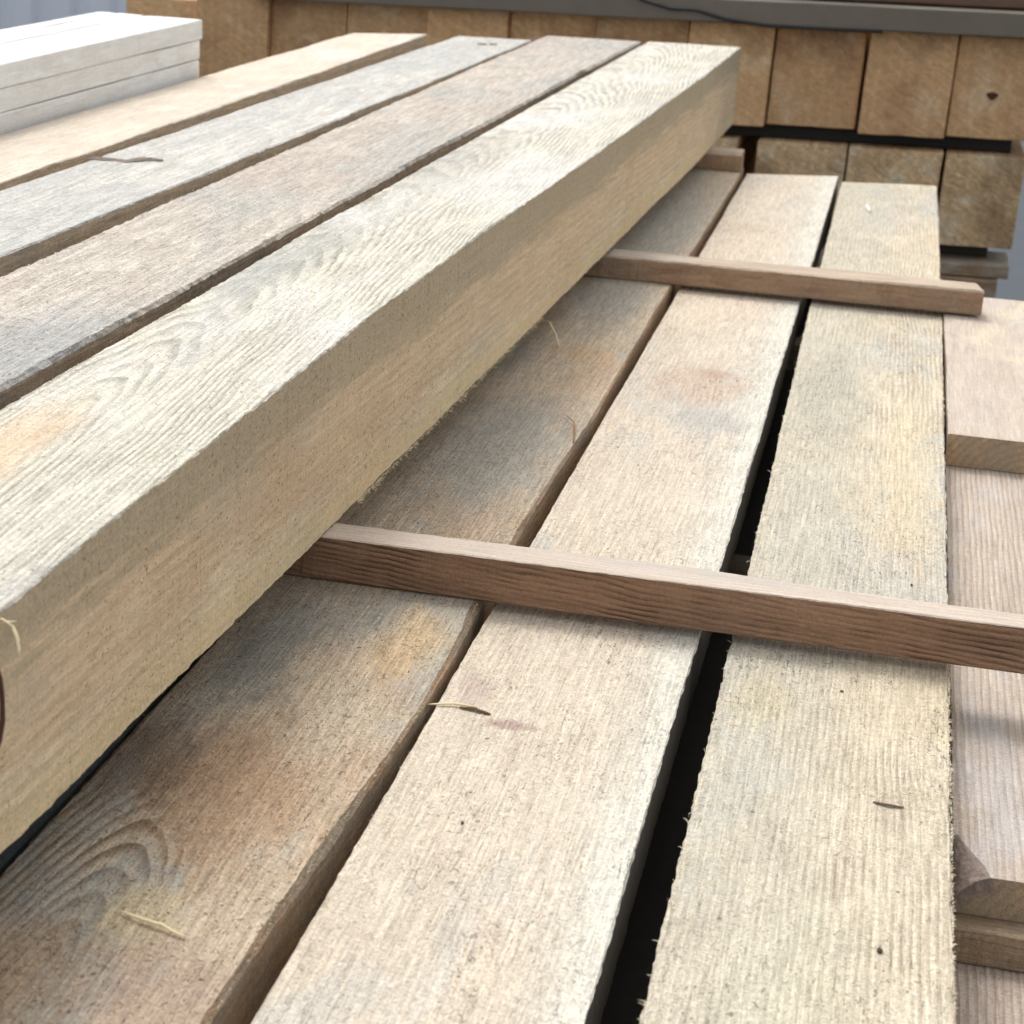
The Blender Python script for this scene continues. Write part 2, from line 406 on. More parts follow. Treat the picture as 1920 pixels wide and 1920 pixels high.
for i in range(1, 12):
    x0, x1 = xs1[i] + gapw[i] / 2, xs1[i + 1] - gapw[i + 1] / 2
    zt = (.1985 if i > 1 else .184) - .0015 * (i % 3)
    o = block('square_timber', x0, x1, -.008 + (.004 if i % 2 else 0), zt, Y0 + .012 * math.sin(i * 2.3), 1.1, bgA, i + .5, lab1[i], G1)
    if i == 11:
        v = [(.178 + .011 * math.cos(a) * (1 + .3 * math.sin(3 * a)), -.004, .085 + .008 * math.sin(a)) for a in [k * math.pi / 5 for k in range(10)]]
        kn = mesh_obj('knot', [(q[0] - o.location.x, -.0015 if True else 0, q[2] - o.location.z) for q in v], [tuple(range(10))], plain('knot_dark', srgb(88, 52, 34), .9, 200., .5))
        kn.parent = o
    if i in (1, 2, 3, 4, 5, 6, 7, 8, 9, 10, 11): pass
xs2 = [-.80, -.63, -.46, -.305, -.275, -.093, .1, .262]
def row2():
    labs = {0: 'lower rear row timber hidden mostly behind the nearest thick beam', 3: 'lower rear row timber end left of the black corner gap'}
    for i, (a, b) in enumerate([(-.98, -.80), (-.79, -.61), (-.60, -.42), (-.41, -.318), (-.276, -.0935), (-.0895, .0985), (.1055, .262)]):
        if i < 3: continue
        lab = ['', '', '', 'lower rear row timber end left of the black corner gap, behind the nearest beam',
               'lower rear row timber end behind the far end of the pale middle board',
               'lower rear row timber end behind the far end of the board with the white chip',
               'rough rightmost timber end of the lower rear row, bare down to its lower edge'][i]
        block('square_timber', a, b, -.222, -.037, Y0 + (.0 if i != 6 else -.01), 1.1, bgB, i + 30.5, lab, 'square timber ends in the lower rear row')
row2()
M_bat = wood('batten_rear', srgb(176, 150, 112), srgb(128, 100, 68), srgb(168, 158, 140), (0, 0, 0), 5, 'X', fuzz=.4)
def bar(name, x0, x1, y0, y1, z0, z1, mat, label, cat, tilt=0, group=None, ch=.003):
    org = ((x0 + x1) / 2, y0, z0)
    tab = [(x0, y0, y1, z1 + tilt * x0, z0 + tilt * x0), (x1, y0, y1, z1 + tilt * x1, z0 + tilt * x1)]
    o, _ = timber(name, tab, 40, mat, (ch,) * 4, seed=x0 * 7 + z0, along='X', jit=.0008)
    return tag(o, label, cat, group)
# laths between the rows, slot shade painted in as black and dark grey
bar('lath', -1.7, .232, Y0 + .05, Y0 + .40, -.036, -.0085, M_black, 'lath painted black as shade in the slot between the two rear timber rows', 'lath', TILT)
bar('lath', -.9, .215, Y0 + .05, Y0 + .15, -.252, -.2225, M_darkgap, 'lath painted dark as shade in the slot under the lower rear timber row', 'lath', TILT)
M_pl = wood('rear_board', srgb(170, 140, 104), srgb(124, 96, 66), srgb(178, 170, 152), (0, 0, 0), 15, 'X', fuzz=.5, greyamt=.8)
bar('board', -.9, .258, Y0 - .03, Y0 + .13, -.279, -.253, M_pl, 'upper of two thin boards under the lower rear row, with a pale top edge', 'board', TILT)
bar('board', -.9, .238, Y0 - .045, Y0 + .12, -.330, -.281, M_pl, 'lower of two thin boards under the rear row, just above the pinkish board', 'board', TILT)
for k, (za, zb) in enumerate([(-.54, -.335), (-.74, -.545)]):
    for i, (a, b) in enumerate([(-.40, -.215), (-.21, -.03), (-.025, .16)]):
        block('square_timber', a, b, za, zb, Y0 + .02, 1.0, bgB, 60 + i + k * 5, 'rear stack timber low down, hidden behind the front pile', 'low timbers of the rear stack')
# long grey member lying over the rear stack and the brown one behind it
M_gs = plain('weathered_grey_beam', srgb(122, 114, 102), .8, 30., .35, .4, .002)
M_br = plain('brown_weathered_beam', srgb(112, 88, 72), .85, 30., .4, .4, .002)
bar('grey_beam', -1.36, .75, Y0 - .06, Y0 + .10, .2005, .247, M_gs, 'long grey beam lying across the top of the rear timber stack', 'beam', TILT + .002, ch=.002)
bar('brown_beam', -1.15, .75, Y0 + .0, Y0 + .16, .250, .30, M_br, 'brown beam on top of the long grey beam at the top edge', 'beam', TILT + .002)
# cable
P_ = [(-.60, Y0 - .068, .300), (-.575, Y0 - .068, .255), (-.53, Y0 - .070, .225), (-.47, Y0 - .070, .212), (-.42, Y0 - .070, .213), (-.36, Y0 - .068, .199), (-.28, Y0 - .067, .193), (-.18, Y0 - .066, .1945), (-.05, Y0 - .066, .198)]
pts = []
for i in range(len(P_) - 1):
    for k in range(4):
        a, b = Vector(P_[i]), Vector(P_[i + 1]); pts.append(a.lerp(b, k / 4))
pts.append(Vector(P_[-1]))
tag(tube('cable', pts, [.0032] * len(pts), M_black, 8), 'thin black cable drooping over the long grey beam', 'cable')

# ------------------------------------------------------------------ whitish planed planks, stacked left
M_w = wood('planed_white_plank', srgb(240, 239, 234), srgb(222, 216, 204), srgb(232, 232, 230), (0, 0, 0), 4, 'Y', (-.9, .1), .02, 0, 150., .4, .6, 4., .22, .12,
           1., 0, .5, rough=.6, dots=.0)
M_we = plain('plank_end_cream', srgb(236, 222, 198), .8, 80., .15)
def wplank(x0, x1, z0, z1, yf, label):
    v = []
    tab = [(.9, x0, x1, z1, z0), (yf, x0 + .004, x1 + .004, z1, z0)]
    o, org = timber('planed_plank', tab, 60, M_w, (.0009,) * 4, jit=.0002, wav=.0004, seed=x0 * 9 + z0 * 40, end_skew=(0, .0))
    return tag(o, label, 'plank', 'whitish planed planks stacked at the left')
lays = [(.2236, .2500), (.1965, .2225), (.170, .1955), (.143, .169), (.116, .142), (.090, .115), (.063, .089), (.0355, .062)]
xcols = [(-1.0680, -.9835, 'wide one by the cream beam'), (-1.110, -1.0715, 'narrow middle one'), (-1.140, -1.1135, 'narrow far left one')]
words = ['top', 'second', 'third', 'fourth', 'fifth', 'sixth', 'seventh', 'bottom']
for li, (z0, z1) in enumerate(lays):
    for ci, (a, b, nm) in enumerate(xcols):
        if li and ci: continue
        if li: a, b, nm = -1.135, -.985 + .0015 * ((li % 3) - 1), 'edge towards the cream beam'
        wplank(a, b, z0, z1, 2.575 - .006 * (li % 3), ('whitish planed plank, %s layer of the left stack, %s' % (words[li], nm)))

# ------------------------------------------------------------------ lower layer: long boards
def yz(tab, z, th): return [(y, l, r_, z, z - th) for (y, l, r_) in tab]

mA = wood('board_brown_grey', srgb(208, 188, 156), srgb(118, 90, 62), srgb(170, 166, 152), seed=1.7, pith=(-.352, .0), slope=.22, y0=.69, freq=190., ringc=.85,
          mask=(-.375, .77, .075, .14, .12), greyamt=.30, greyscale=3.2, fuzz=.60, speck=.4, bump=1.3, wob=.7, saw=.3, tint=srgb(190, 156, 120),
          strips=((-.262, -.246, srgb(190, 182, 164), .35),),
          blobs=((-.345, .93, .050, .10, srgb(164, 132, 102), .7), (-.31, .88, .045, .10, srgb(176, 142, 110), .6), (-.385, .92, .035, .08, srgb(116, 98, 80), .7), (-.325, .77, .03, .04, srgb(212, 192, 152), .6), (-.29, .70, .05, .06, srgb(176, 152, 134), .6), (-.37, .70, .05, .07, srgb(176, 144, 110), .6),
                 (-.368, 1.09, .038, .15, srgb(134, 132, 122), .85), (-.33, 1.16, .045, .07, srgb(158, 154, 142), .7), (-.285, 1.13, .035, .07, srgb(212, 184, 142), .6), (-.29, 1.31, .05, .035, srgb(206, 178, 130), .6), (-.30, 1.93, .05, .045, srgb(200, 168, 130), .6), (-.31, 1.58, .08, .24, srgb(164, 161, 150), .85), (-.31, 2.2, .06, .18, srgb(168, 164, 154), .75), (-.31, 2.7, .08, .5, srgb(176, 172, 160), .8)))  # greys beside the thick beam have its shade painted in
mB = wood('board_pale_cream', srgb(220, 205, 181), srgb(184, 160, 130), srgb(202, 194, 178), seed=2.9, pith=(-.45, -.12), slope=.004, freq=200., ringc=.24, rmod=.9, wob=.45, bend=((-.20, 1.05, .03, .05, .012), (-.16, 1.85, .04, .10, .015)),
          greyamt=.3, greyscale=4., fuzz=.46, speck=.6, bump=1.2, tint=srgb(222, 200, 172), saw=.4, fuzzs=.85,
          strips=((-.122, -.103, srgb(228, 225, 212), .65), (-.145, -.115, srgb(206, 202, 188), .4)),  # whitens towards the right edge
          blobs=((-.194, 1.046, .022, .008, srgb(172, 144, 136), .85), (-.225, 1.085, .018, .03, srgb(190, 168, 156), .6), (-.17, 1.88, .06, .09, srgb(196, 168, 144), .55), (-.15, 1.93, .03, .03, srgb(178, 150, 130), .6),
                 (-.14, 1.76, .05, .06, srgb(180, 176, 168), .65), (-.2, 2.2, .05, .12, srgb(226, 208, 184), .5), (-.2, 2.75, .05, .05, srgb(200, 178, 156), .5)))
mC = wood('board_green_grey', srgb(222, 207, 177), srgb(140, 120, 92), srgb(196, 190, 174), seed=4.1, pith=(-.30, -.16), slope=.004, y0=1.0, freq=215., ringc=.50, rmod=.5, bend=((.075, 1.08, .030, .055, .012), (.05, 2.4, .03, .12, .012)),
          greyamt=.4, greyscale=3.5, fuzz=.48, speck=.62, bump=1.3, fuzzs=.9, tint=srgb(214, 194, 156), saw=.6, sawp=330, wob=.45,
          strips=((.03, -.02, srgb(190, 186, 170), .45),),
          blobs=((-.035, 1.9, .045, .25, srgb(180, 176, 160), .6), (-.03, 1.5, .04, .25, srgb(192, 188, 172), .5), (.05, 1.70, .035, .3, srgb(218, 200, 164), .5),
                 (.065, 1.03, .018, .020, srgb(206, 194, 166), .5), (-.01, 2.95, .05, .14, srgb(190, 184, 170), .6), (.0, .80, .05, .12, srgb(204, 200, 176), .4), (-.04, 1.13, .03, .05, srgb(196, 184, 150), .5)))
mD1 = wood('board_pinkish', srgb(206, 188, 168), srgb(170, 146, 126), srgb(196, 184, 172), seed=5.2, pith=(.2, -.3), slope=.01, freq=170., ringc=.18, fuzz=.32, speck=.2, greyamt=.3, tint=srgb(222, 202, 168), saw=.5)
mD2 = wood('board_pinkish_grooved', srgb(204, 186, 165), srgb(150, 124, 104), srgb(190, 180, 172), seed=6.2, pith=(-.2, -.2), slope=.004, freq=230., ringc=.5, wob=.4, fuzz=.35, speck=.25, greyamt=.35, saw=.5)
mD4 = wood('board_pinkish_low', srgb(204, 184, 164), srgb(146, 120, 100), srgb(188, 178, 168), seed=7.2, pith=(-.22, -.25), slope=.004, freq=230., ringc=.55, wob=.4, fuzz=.35, speck=.3, saw=.5)
G0 = 'long boards of the lower layer'
tabA = yz([(.30, -.408, -.259), (.69, -.408, -.2595), (.78, -.408, -.2585), (.86, -.408, -.2555), (.96, -.408, -.251), (1.04, -.408, -.2485), (1.15, -.408, -.2495), (1.225, -.408, -.2535), (1.50, -.408, -.2545), (1.70, -.408, -.251), (2.27, -.407, -.2525), (3.2, -.404, -.250), (3.27, -.404, -.250)], 0, .05)
ctA = [(.3, .002, .003, .002, .002), (.85, .002, .0035, .002, .002), (1.02, .002, .0015, .002, .002), (1.12, .002, .003, .002, .002), (1.26, .002, .005, .002, .002), (1.5, .002, .002, .002, .002), (3.3, .002, .0015, .002, .002)]
mWane = wood('wane_tan', srgb(178, 144, 106), srgb(132, 100, 70), srgb(150, 134, 110), seed=9.9, freq=220., ringc=.3, fuzz=.6, speck=.4, greyamt=.5, bump=1.2)
bA, oA = timber('long_board', tabA, 900, [mA, mWane], chtab=ctA, jit=.0006, wav=.0006, edgew=.0012, side_mats=(0, 0, 1, 1, 1, 0, 0, 0), seed=2.)
tag(bA, 'brown and grey board with a waney right edge, half shaded by the thick beam', 'board', G0)
k = 1.0077
tabB = yz([(.30, -.2440, -.0928), (.70, -.2440, -.0928), (1.2, -.2440, -.0928), (2.29, -.2436, -.0910), (3.235, -.2430, -.0888), (3.28, -.2430, -.0886)], -.0062, .046)
bB, oB = timber('long_board', tabB, 900, [mB, M_darkgap], jit=.0006, wav=.0005, cham=(.0012, .0012, .0012, .0012), side_mats=(0, 0, 0, 1, 1, 1, 0, 0), seed=3., end_skew=(0, .06))
tag(bB, 'pale cream board in the middle with a whiter right edge beside the black gap', 'board', G0)
tabC = yz([(.30, -.066, .0806), (.75, -.0675, .0806), (1.2, -.0695, .0816), (2.28, -.0776, .0836), (3.25, -.0806, .0800), (3.28, -.0806, .0800)], -.0062, .046)
bC, oC = timber('long_board', tabC, 900, mC, jit=.0009, wav=.0005, cham=(.001, .0012, .001, .001), seed=4., end_skew=(0, .05))
tag(bC, 'greenish grey and yellow board right of the black gap, bearing a white chip', 'board', G0)
# boards of the same layer further left, glimpsed under the beams
mH = wood('board_under', srgb(190, 165, 130), srgb(140, 110, 78), srgb(140, 136, 124), seed=12., fuzz=.4, freq=160., ringc=.3, randomize=True)
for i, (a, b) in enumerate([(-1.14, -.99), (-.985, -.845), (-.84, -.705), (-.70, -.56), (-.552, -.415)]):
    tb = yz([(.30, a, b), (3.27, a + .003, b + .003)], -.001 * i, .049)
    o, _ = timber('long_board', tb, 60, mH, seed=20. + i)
    if i == 4: o.data.materials[0] = wood('board_grey_with_shade', srgb(96, 104, 106), srgb(60, 66, 68), srgb(84, 92, 94), seed=17., fuzz=.5, freq=160., ringc=.3)  # weathered grey plus the beam's shade, put into the colour
    tag(o, 'lower layer board lying in shadow under the raised long beams' if i < 4 else 'weathered board, slate grey with painted shade, under the thick beam, left of the brown board', 'board', 'lower boards hidden under the raised beams')
# laths between lower layers
mL = wood('lath_under', srgb(176, 148, 112), srgb(128, 98, 66), srgb(150, 138, 118), seed=13., axis='X', freq=200, ringc=.3, fuzz=.45, speck=.3)
def lath(x0, x1, y0, y1, z0, z1, mat, label, seed, jit=.0006, tabf=None, seg=500, cham=(.0012,) * 4, ends=0.):
    tab = tabf or [(x0, y0, y1, z1, z0), (x1, y0, y1, z1, z0)]
    o, org = timber('lath', tab, seg, mat, cham, seed=seed, along='X', jit=jit, wav=.0003, end_skew=(ends, ends))
    tag(o, label, 'lath', 'laths separating the layers'); return o, org
lath(.03, .36, .984, 1.03, -.087, -.0635, mL, 'lower spacer lath under the bark cornered board at the right edge', 41.)
lath(-1.14, .24, 2.28, 2.32, -.087, -.053, mL, 'spacer lath hidden inside the pile beneath the rear of the boards', 42.)
lath(-1.14, .07, 3.15, 3.19, -.087, -.053, mL, 'spacer lath hidden inside the pile beneath the far board ends', 43.)
lath(-1.14, .36, .36, .40, -.087, -.053, mL, 'spacer lath hidden inside the pile beneath the near board ends', 44.)
# second layer and the ones under it
tD4 = yz([(.30, .0835, .235), (2.38, .0835, .235)], -.0875, .048)
o4, g4 = timber('long_board', tD4, 500, mD4, seed=8.); tag(o4, 'pinkish board one layer down at the lower right corner of the picture', 'board', 'boards of the second layer')
for i, (a, b) in enumerate([(-1.14, -.99), (-.985, -.84), (-.83, -.68), (-.67, -.52), (-.51, -.37), (-.36, -.235), (-.232, -.112), (-.042, .078), (.24, .36)]):
    o, _ = timber('long_board', yz([(.30, a, b), (2.38 if a > .2 else 3.27, a, b)], -.088, .048), 30, mH, seed=50. + i)
    tag(o, 'second layer board inside the pile, seen only down the black gap', 'board', 'dark boards inside the pile')
for j in range(3):
    zt = -.172 - j * .085
    for yy in (.40, 1.7, 3.1):
        bar('lath', -1.14, .36 if yy < 2 else .07, yy, yy + .05, zt, zt + .034, mL, 'hidden spacer lath low inside the front pile', 'lath', 0, 'hidden laths in the front pile')
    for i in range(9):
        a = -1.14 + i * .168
        o, _ = timber('long_board', yz([(.30, a, a + .155), (3.27 if a < -.1 else 2.38, a, a + .155)], zt - .001, .048), 8, M_darkgap, seed=70. + i + j * 10)  # dark grey so the gap reads black: shade put into the colour
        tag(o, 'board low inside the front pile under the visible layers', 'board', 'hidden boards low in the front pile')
for yy in (.5, 1.7, 2.9):
    bar('bearer', -1.2, .42 if yy < 2 else .0, yy, yy + .12, -.739, -.392, M_gs, 'thick bearer on the ground carrying the front pile', 'bearer', 0, 'bearers under the front pile')
# shorter pieces at the right
tD1 = yz([(1.795, .0862, .262), (2.43, .0855, .262)], -.003, .032)
mEnd = wood('cut_end_tan', srgb(206, 170, 126), srgb(160, 120, 82), srgb(170, 150, 120), seed=16., freq=140, ringc=.35, fuzz=.35, speck=.2)
o1, g1 = timber('short_board', tD1, 300, [mD1, mEnd], seed=9., cham=(.001, .001, .001, .001), end_mat=1); tag(o1, 'upper short pinkish board at the right edge, its cut end facing the camera', 'board', 'short pinkish boards at the right')
tD2 = yz([(1.0, .0868, .255), (2.40, .0868, .255)], -.0360, .0270)
cD2 = [(1.0, .021, .001, .001, .001), (1.012, .018, .001, .001, .001), (1.03, .009, .001, .001, .001), (1.05, .0012, .001, .001, .001), (2.41, .001, .001, .001, .001)]
o2, g2 = timber('short_board', tD2, 500, [mD2, mEnd], seed=10., chtab=cD2, end_mat=1); tag(o2, 'pinkish grooved board with bark on its near corner, at the lower right', 'board', 'short pinkish boards at the right')
def bark_piece():
    v, f = [], []
    NU, NV = 30, 24
    l, zt = .0866, -.0360
    for i in range(NU + 1):
        a = i / NU
        y = 1.0 + .046 * a ** 1.2
        tl = float(np.interp(y, [1.0, 1.012, 1.03, 1.05], [.0215, .0185, .0095, .0012]))
        for jx in range(NV + 1):
            b = jx / NV
            bul = math.sin(math.pi * b) ** .7 * .0042 * (1 - a) ** .5 + .0003
            lump = .0011 * mnoise.noise(Vector((a * 7, b * 6, 2.1))) + .0009 * mnoise.noise(Vector((a * 17, b * 15, 8.1)))
            lump *= math.sin(math.pi * min(1, max(0, b))) ** .4 if 0 < b < 1 else 0
            d = bul + lump
            v.append((l + tl * (1 - b) - d * .7, y - .0015 * (1 - a) - abs(lump) * .6, zt - tl * b * 1.12 + d * .7))
    for i in range(NU):
        for jx in range(NV):
            p = i * (NV + 1) + jx; f.append((p, p + 1, p + NV + 2, p + NV + 1))
    b0 = len(v)                                     # broken front of the bark, down to the end face
    for jx in range(NV + 1):
        b = jx / NV; x, y, z = v[jx]; v.append((x + .0035 * (1 - .5 * b) + .0008 * n1(b * 9, 7.), .9985, z - .0065 * (1 - b) - .004 + .0009 * n1(b * 11, 6.)))
    for jx in range(NV): f.append((jx, b0 + jx, b0 + jx + 1, jx + 1))
    return mesh_obj('bark', v, f, M_bark, None, g2, o2, True)
bark_piece()

# ------------------------------------------------------------------ the spacer laths on top of the lower layer
mS1 = wood('lath_brown', srgb(166, 126, 92), srgb(72, 50, 34), None, seed=21., axis='X', pith=(1.19, .10), slope=.085, y0=-.17, freq=230., ringc=.95, rmod=.6, fuzz=.34, speck=.2,
           greyamt=.3, bump=.8, wob=1.2, tint=srgb(184, 142, 108), stretch=.15)
mS1t = wood('lath_top_bleached', srgb(206, 188, 168), srgb(162, 142, 122), srgb(190, 178, 164), seed=22., axis='X', freq=200., ringc=.2, fuzz=.2, speck=.1, greyamt=.6, bump=.5)
mS2 = wood('lath_reddish', srgb(180, 146, 112), srgb(126, 96, 70), srgb(158, 136, 112), seed=23., axis='X', pith=(2.4, .1), slope=.03, freq=260., ringc=.3, fuzz=.32, speck=.2, greyamt=.4, tint=srgb(164, 128, 100))
mS2t = wood('lath_top_pinkish', srgb(196, 174, 148), srgb(156, 130, 104), srgb(180, 168, 150), seed=24., axis='X', freq=200., ringc=.2, fuzz=.25, speck=.15, greyamt=.4, bump=.6)
s1tab = [(-1.15, 1.220, 1.252, .0345, .0), (-.37, 1.220, 1.2505, .0350, .0004), (-.1, 1.220, 1.253, .0350, .0004), (.0, 1.220, 1.245, .0350, .0004), (.23, 1.219, 1.243, .0352, .0004)]
S1, os1 = timber('lath', s1tab, 900, [mS1, mS1t], (.0008, .0008, .001, .0015), along='X', seed=5., jit=.0004, wav=.0002, side_mats=(1, 1, 1, 0, 0, 0, 0, 0))
tag(S1, 'near brown lath with bleached top edge, crossing the lower boards', 'lath', 'laths lying across the lower boards')
s2tab = [(-1.15, 2.306, 2.352, .029, .0), (-.34, 2.306, 2.352, .0290, .0002), (-.2, 2.307, 2.350, .0295, .0002), (.124, 2.306, 2.352, .0312, .0002)]
S2, os2 = timber('lath', s2tab, 500, [mS2, mS2t], (.002, .001, .001, .0015), along='X', seed=6., jit=.0009, wav=.0006, side_mats=(1, 1, 1, 0, 0, 0, 0, 0), end_skew=(0, -.01))
tag(S2, 'far reddish brown lath, its sawn right end jutting over the short pinkish board', 'lath', 'laths lying across the lower boards')
s3tab = [(-1.15, 3.215, 3.262, .0335, .0), (-.252, 3.215, 3.262, .0335, .0002)]
S3, os3 = timber('lath', s3tab, 200, [mS2, mS2t], (.006, .004, .001, .002), along='X', seed=7., jit=.0012, wav=.0005, side_mats=(1, 1, 1, 0, 0, 0, 0, 0))
tag(S3, 'short visible stub of the third lath under the far end of the thick beam', 'lath', 'laths lying across the lower boards')

# ------------------------------------------------------------------ the four raised beams
GB = 'long beams raised on laths'
zb = .0352
mT1 = wood('beam_bleached_top', srgb(228, 220, 198), srgb(124, 118, 104), srgb(194, 190, 178), off=(0, 0, 0), seed=31., pith=(-.478, .150), slope=.060, y0=.93, freq=240., ringc=.60, rmod=.8,
           greyamt=.2, greyscale=4., fuzz=.48, speck=.4, bump=1.3, wob=.95, saw=.5, dots=.5, tint=srgb(222, 216, 208),
           blobs=((-.487, .94, .034, .13, srgb(216, 190, 160), .85), (-.45, 3.1, .05, .2, srgb(206, 200, 186), .5), (-.48, 1.45, .03, .16, srgb(176, 176, 168), .5), (-.46, 2.1, .04, .3, srgb(186, 180, 170), .45)))
mT1s = wood('beam_tan_side', srgb(236, 214, 174), srgb(176, 142, 102), srgb(206, 192, 164), off=(0, 0, 0), seed=32., pith=(-.42, -.35), slope=.01, freq=110., ringc=.34, rmod=.8, greyamt=.15, fuzz=.36, speck=.30,
            bump=.9, wob=1., dots=.5, tint=srgb(216, 184, 142), fuzzs=.85)
# the weathered band along the top of its side face follows the height, so it is mixed in here
def side_band(m, z0, z1, colr, amt):
    t = m.node_tree; b = [q for q in t.nodes if q.type == 'BSDF_PRINCIPLED'][0]
    src = b.inputs['Base Color'].links[0].from_socket
    n = NB.__new__(NB); n.m = m; n.t = t; n.b = b
    X, Y, Z = n.sep(n.obj())[0:3]
    lo = n.noise(n.comb(X, n.math('MULTIPLY', Y, .2), Z), 22., 3, .6)
    hi = n.noise(n.comb(X, Y, Z), 420., 3, .65)
    st = n.noise(n.comb(X, n.math('MULTIPLY', Y, .04), Z), 170., 3, .65)
    k = n.mr(n.math('ADD', n.math('ADD', Z, n.math('MULTIPLY', n.math('SUBTRACT', st, .5), .07)), n.math('MULTIPLY', n.math('SUBTRACT', lo, .5), .035)), z0, z1, 0, 1, True)
    mul = n.mr(hi, .3, .7, .7, 1.3)
    res = n.mix(n.math('MULTIPLY', k, amt), src, n.mix(1.0, colr, n.comb(mul, mul, mul), 'MULTIPLY'))
    t.links.new(res, b.inputs['Base Color'])
side_band(mT1s, .030, .050, srgb(206, 168, 124), .28)
side_band(mT1s, .040, .012, srgb(224, 202, 156), .55)
side_band(mT1s, .084, .112, srgb(170, 158, 134), .7)
tT1 = [(.62, -.5300, -.3895, .1625, zb), (.77, -.5270, -.3862, .1645, zb), (.935, -.5240, -.3812, .1688, zb), (1.10, -.5190, -.3756, .1718, zb), (1.33, -.5060, -.3680, .1772, zb),
       (1.65, -.5010, -.3575, .1790, zb), (2.15, -.4950, -.3405, .1762, zb), (2.70, -.4850, -.3225, .1756, zb), (3.0, -.4790, -.3120, .1756, zb), (3.535, -.4680, -.2995, .1755, zb)]
cT1 = [(.62, .001, .001, .002, .002), (1.06, .001, .001, .001, .001), (3.6, .001, .001, .001, .001)]
T1, oT1 = timber('long_beam', tT1, 1100, [mT1, mT1s, M_barkd], chtab=cT1, jit=.0009, wav=.0005, cols=6, side_mats=(0, 0, 0, 1, 2, 1, 1, 1), seed=1., end_skew=(0, .03), edgew=.0004)
tag(T1, 'thick pale beam nearest the camera, cathedral grain on top and tan sawn side', 'beam', GB)
def local_shift(o, m):   # the tree coordinates of these two use world-like positions; object origin is added back
    pass
mT2 = wood('beam_pinkish_grey', srgb(206, 194, 176), srgb(142, 128, 112), srgb(180, 175, 164), seed=33., pith=(-.62, -.05), slope=.03, freq=180., ringc=.25, greyamt=.62, greyscale=3., fuzz=.6, speck=.4, bump=1.5, fuzzs=.7, stretch=.3, tint=srgb(190, 170, 154), dots=.5, saw=.4, blobs=((-.56, 1.15, .07, .16, srgb(150, 154, 156), .6), (-.497, 2.97, .01, .05, srgb(120, 100, 76), .8)))
mT3 = wood('beam_blue_grey', srgb(212, 207, 194), srgb(152, 147, 136), srgb(190, 188, 180), seed=34., pith=(-.75, -.05), slope=.03, freq=180., ringc=.2, greyamt=.85, greyscale=3., fuzz=.55, speck=.4, bump=1.4, fuzzs=.65, dots=.4)
mT4 = wood('beam_cream', srgb(222, 207, 184), srgb(196, 172, 146), srgb(220, 210, 196), seed=35., pith=(-.9, -.05), slope=.03, freq=150., ringc=.2, greyamt=.3, greyscale=3., fuzz=.32, speck=.15, dots=.3, tint=srgb(226, 202, 174), fuzzs=.7)
mSd = wood('beam_side_brown', srgb(212, 188, 152), srgb(170, 142, 108), srgb(184, 168, 144), seed=36., pith=(-.2, -.1), slope=.02, freq=140., ringc=.3, greyamt=.5, greyscale=5, fuzz=.5, speck=.35, bump=1.3)
mSd2 = wood('beam_side_dark', srgb(178, 158, 132), srgb(126, 106, 84), srgb(140, 128, 110), seed=37., pith=(-.2, -.1), slope=.02, freq=140., ringc=.3, greyamt=.5, greyscale=6, fuzz=.6, speck=.4, bump=1.4)
tT2 = [(.62, -.676, -.5480, .173, zb), (1.05, -.6735, -.5352, .174, zb), (1.33, -.6715, -.5290, .175, zb), (2.0, -.668, -.5200, .175, zb), (3.50, -.6550, -.4830, .175, zb)]
T2, oT2 = timber('long_beam', tT2, 700, [mT2, mSd2], (.003, .0025, .003, .003), jit=.0012, wav=.0006, side_mats=(0, 0, 0, 1, 1, 1, 1, 1), seed=11., edgew=.0016, end_skew=(0, .03))
tag(T2, 'pinkish grey rough beam, second from the camera, dark gap on its right', 'beam', GB)
tT3 = [(.90, -.845, -.717, .175, zb), (1.39, -.8340, -.7030, .175, zb), (1.65, -.8302, -.6960, .175, zb), (3.37, -.7930, -.6610, .175, zb)]
T3, oT3 = timber('long_beam', tT3, 600, [mT3, mSd], (.003, .0012, .003, .003), jit=.0008, wav=.0005, side_mats=(0, 0, 0, 1, 1, 1, 1, 1), seed=12., edgew=.001, end_skew=(0, .03))
tag(T3, 'light blue grey beam with a dark bark flake, between cream and pinkish beams', 'beam', GB)
tT4 = [(.90, -.9785, -.8465, .1755, zb), (1.68, -.9785, -.8465, .1755, zb), (3.30, -.9630, -.8440, .1755, zb)]
T4, oT4 = timber('long_beam', tT4, 500, [mT4, mSd], (.003, .0012, .003, .003), jit=.0008, wav=.0005, side_mats=(0, 0, 0, 1, 1, 1, 1, 1), seed=13., edgew=.001, end_skew=(0, .08))
tag(T4, 'cream coloured beam beside the whitish planks, leftmost of the raised beams', 'beam', GB)

# object textures were laid out in pile coordinates: shift each one by its object's origin
def relocate(mat, org):
    for q in mat.node_tree.nodes:
        if q.type == 'VECT_MATH' and q.operation == 'ADD' and not q.inputs[1].is_linked and q.inputs[0].is_linked and q.inputs[0].links[0].from_node.type == 'TEX_COORD':
            q.inputs[1].default_value = org
for m_, o_ in [(mA, oA), (mB, oB), (mC, oC), (mD1, g1), (mD2, g2), (mD4, g4), (mS1, os1), (mS1t, os1), (mT1, oT1), (mT1s, oT1), (mT2, oT2), (mT3, oT3), (mT4, oT4)]:
    relocate(m_, o_)

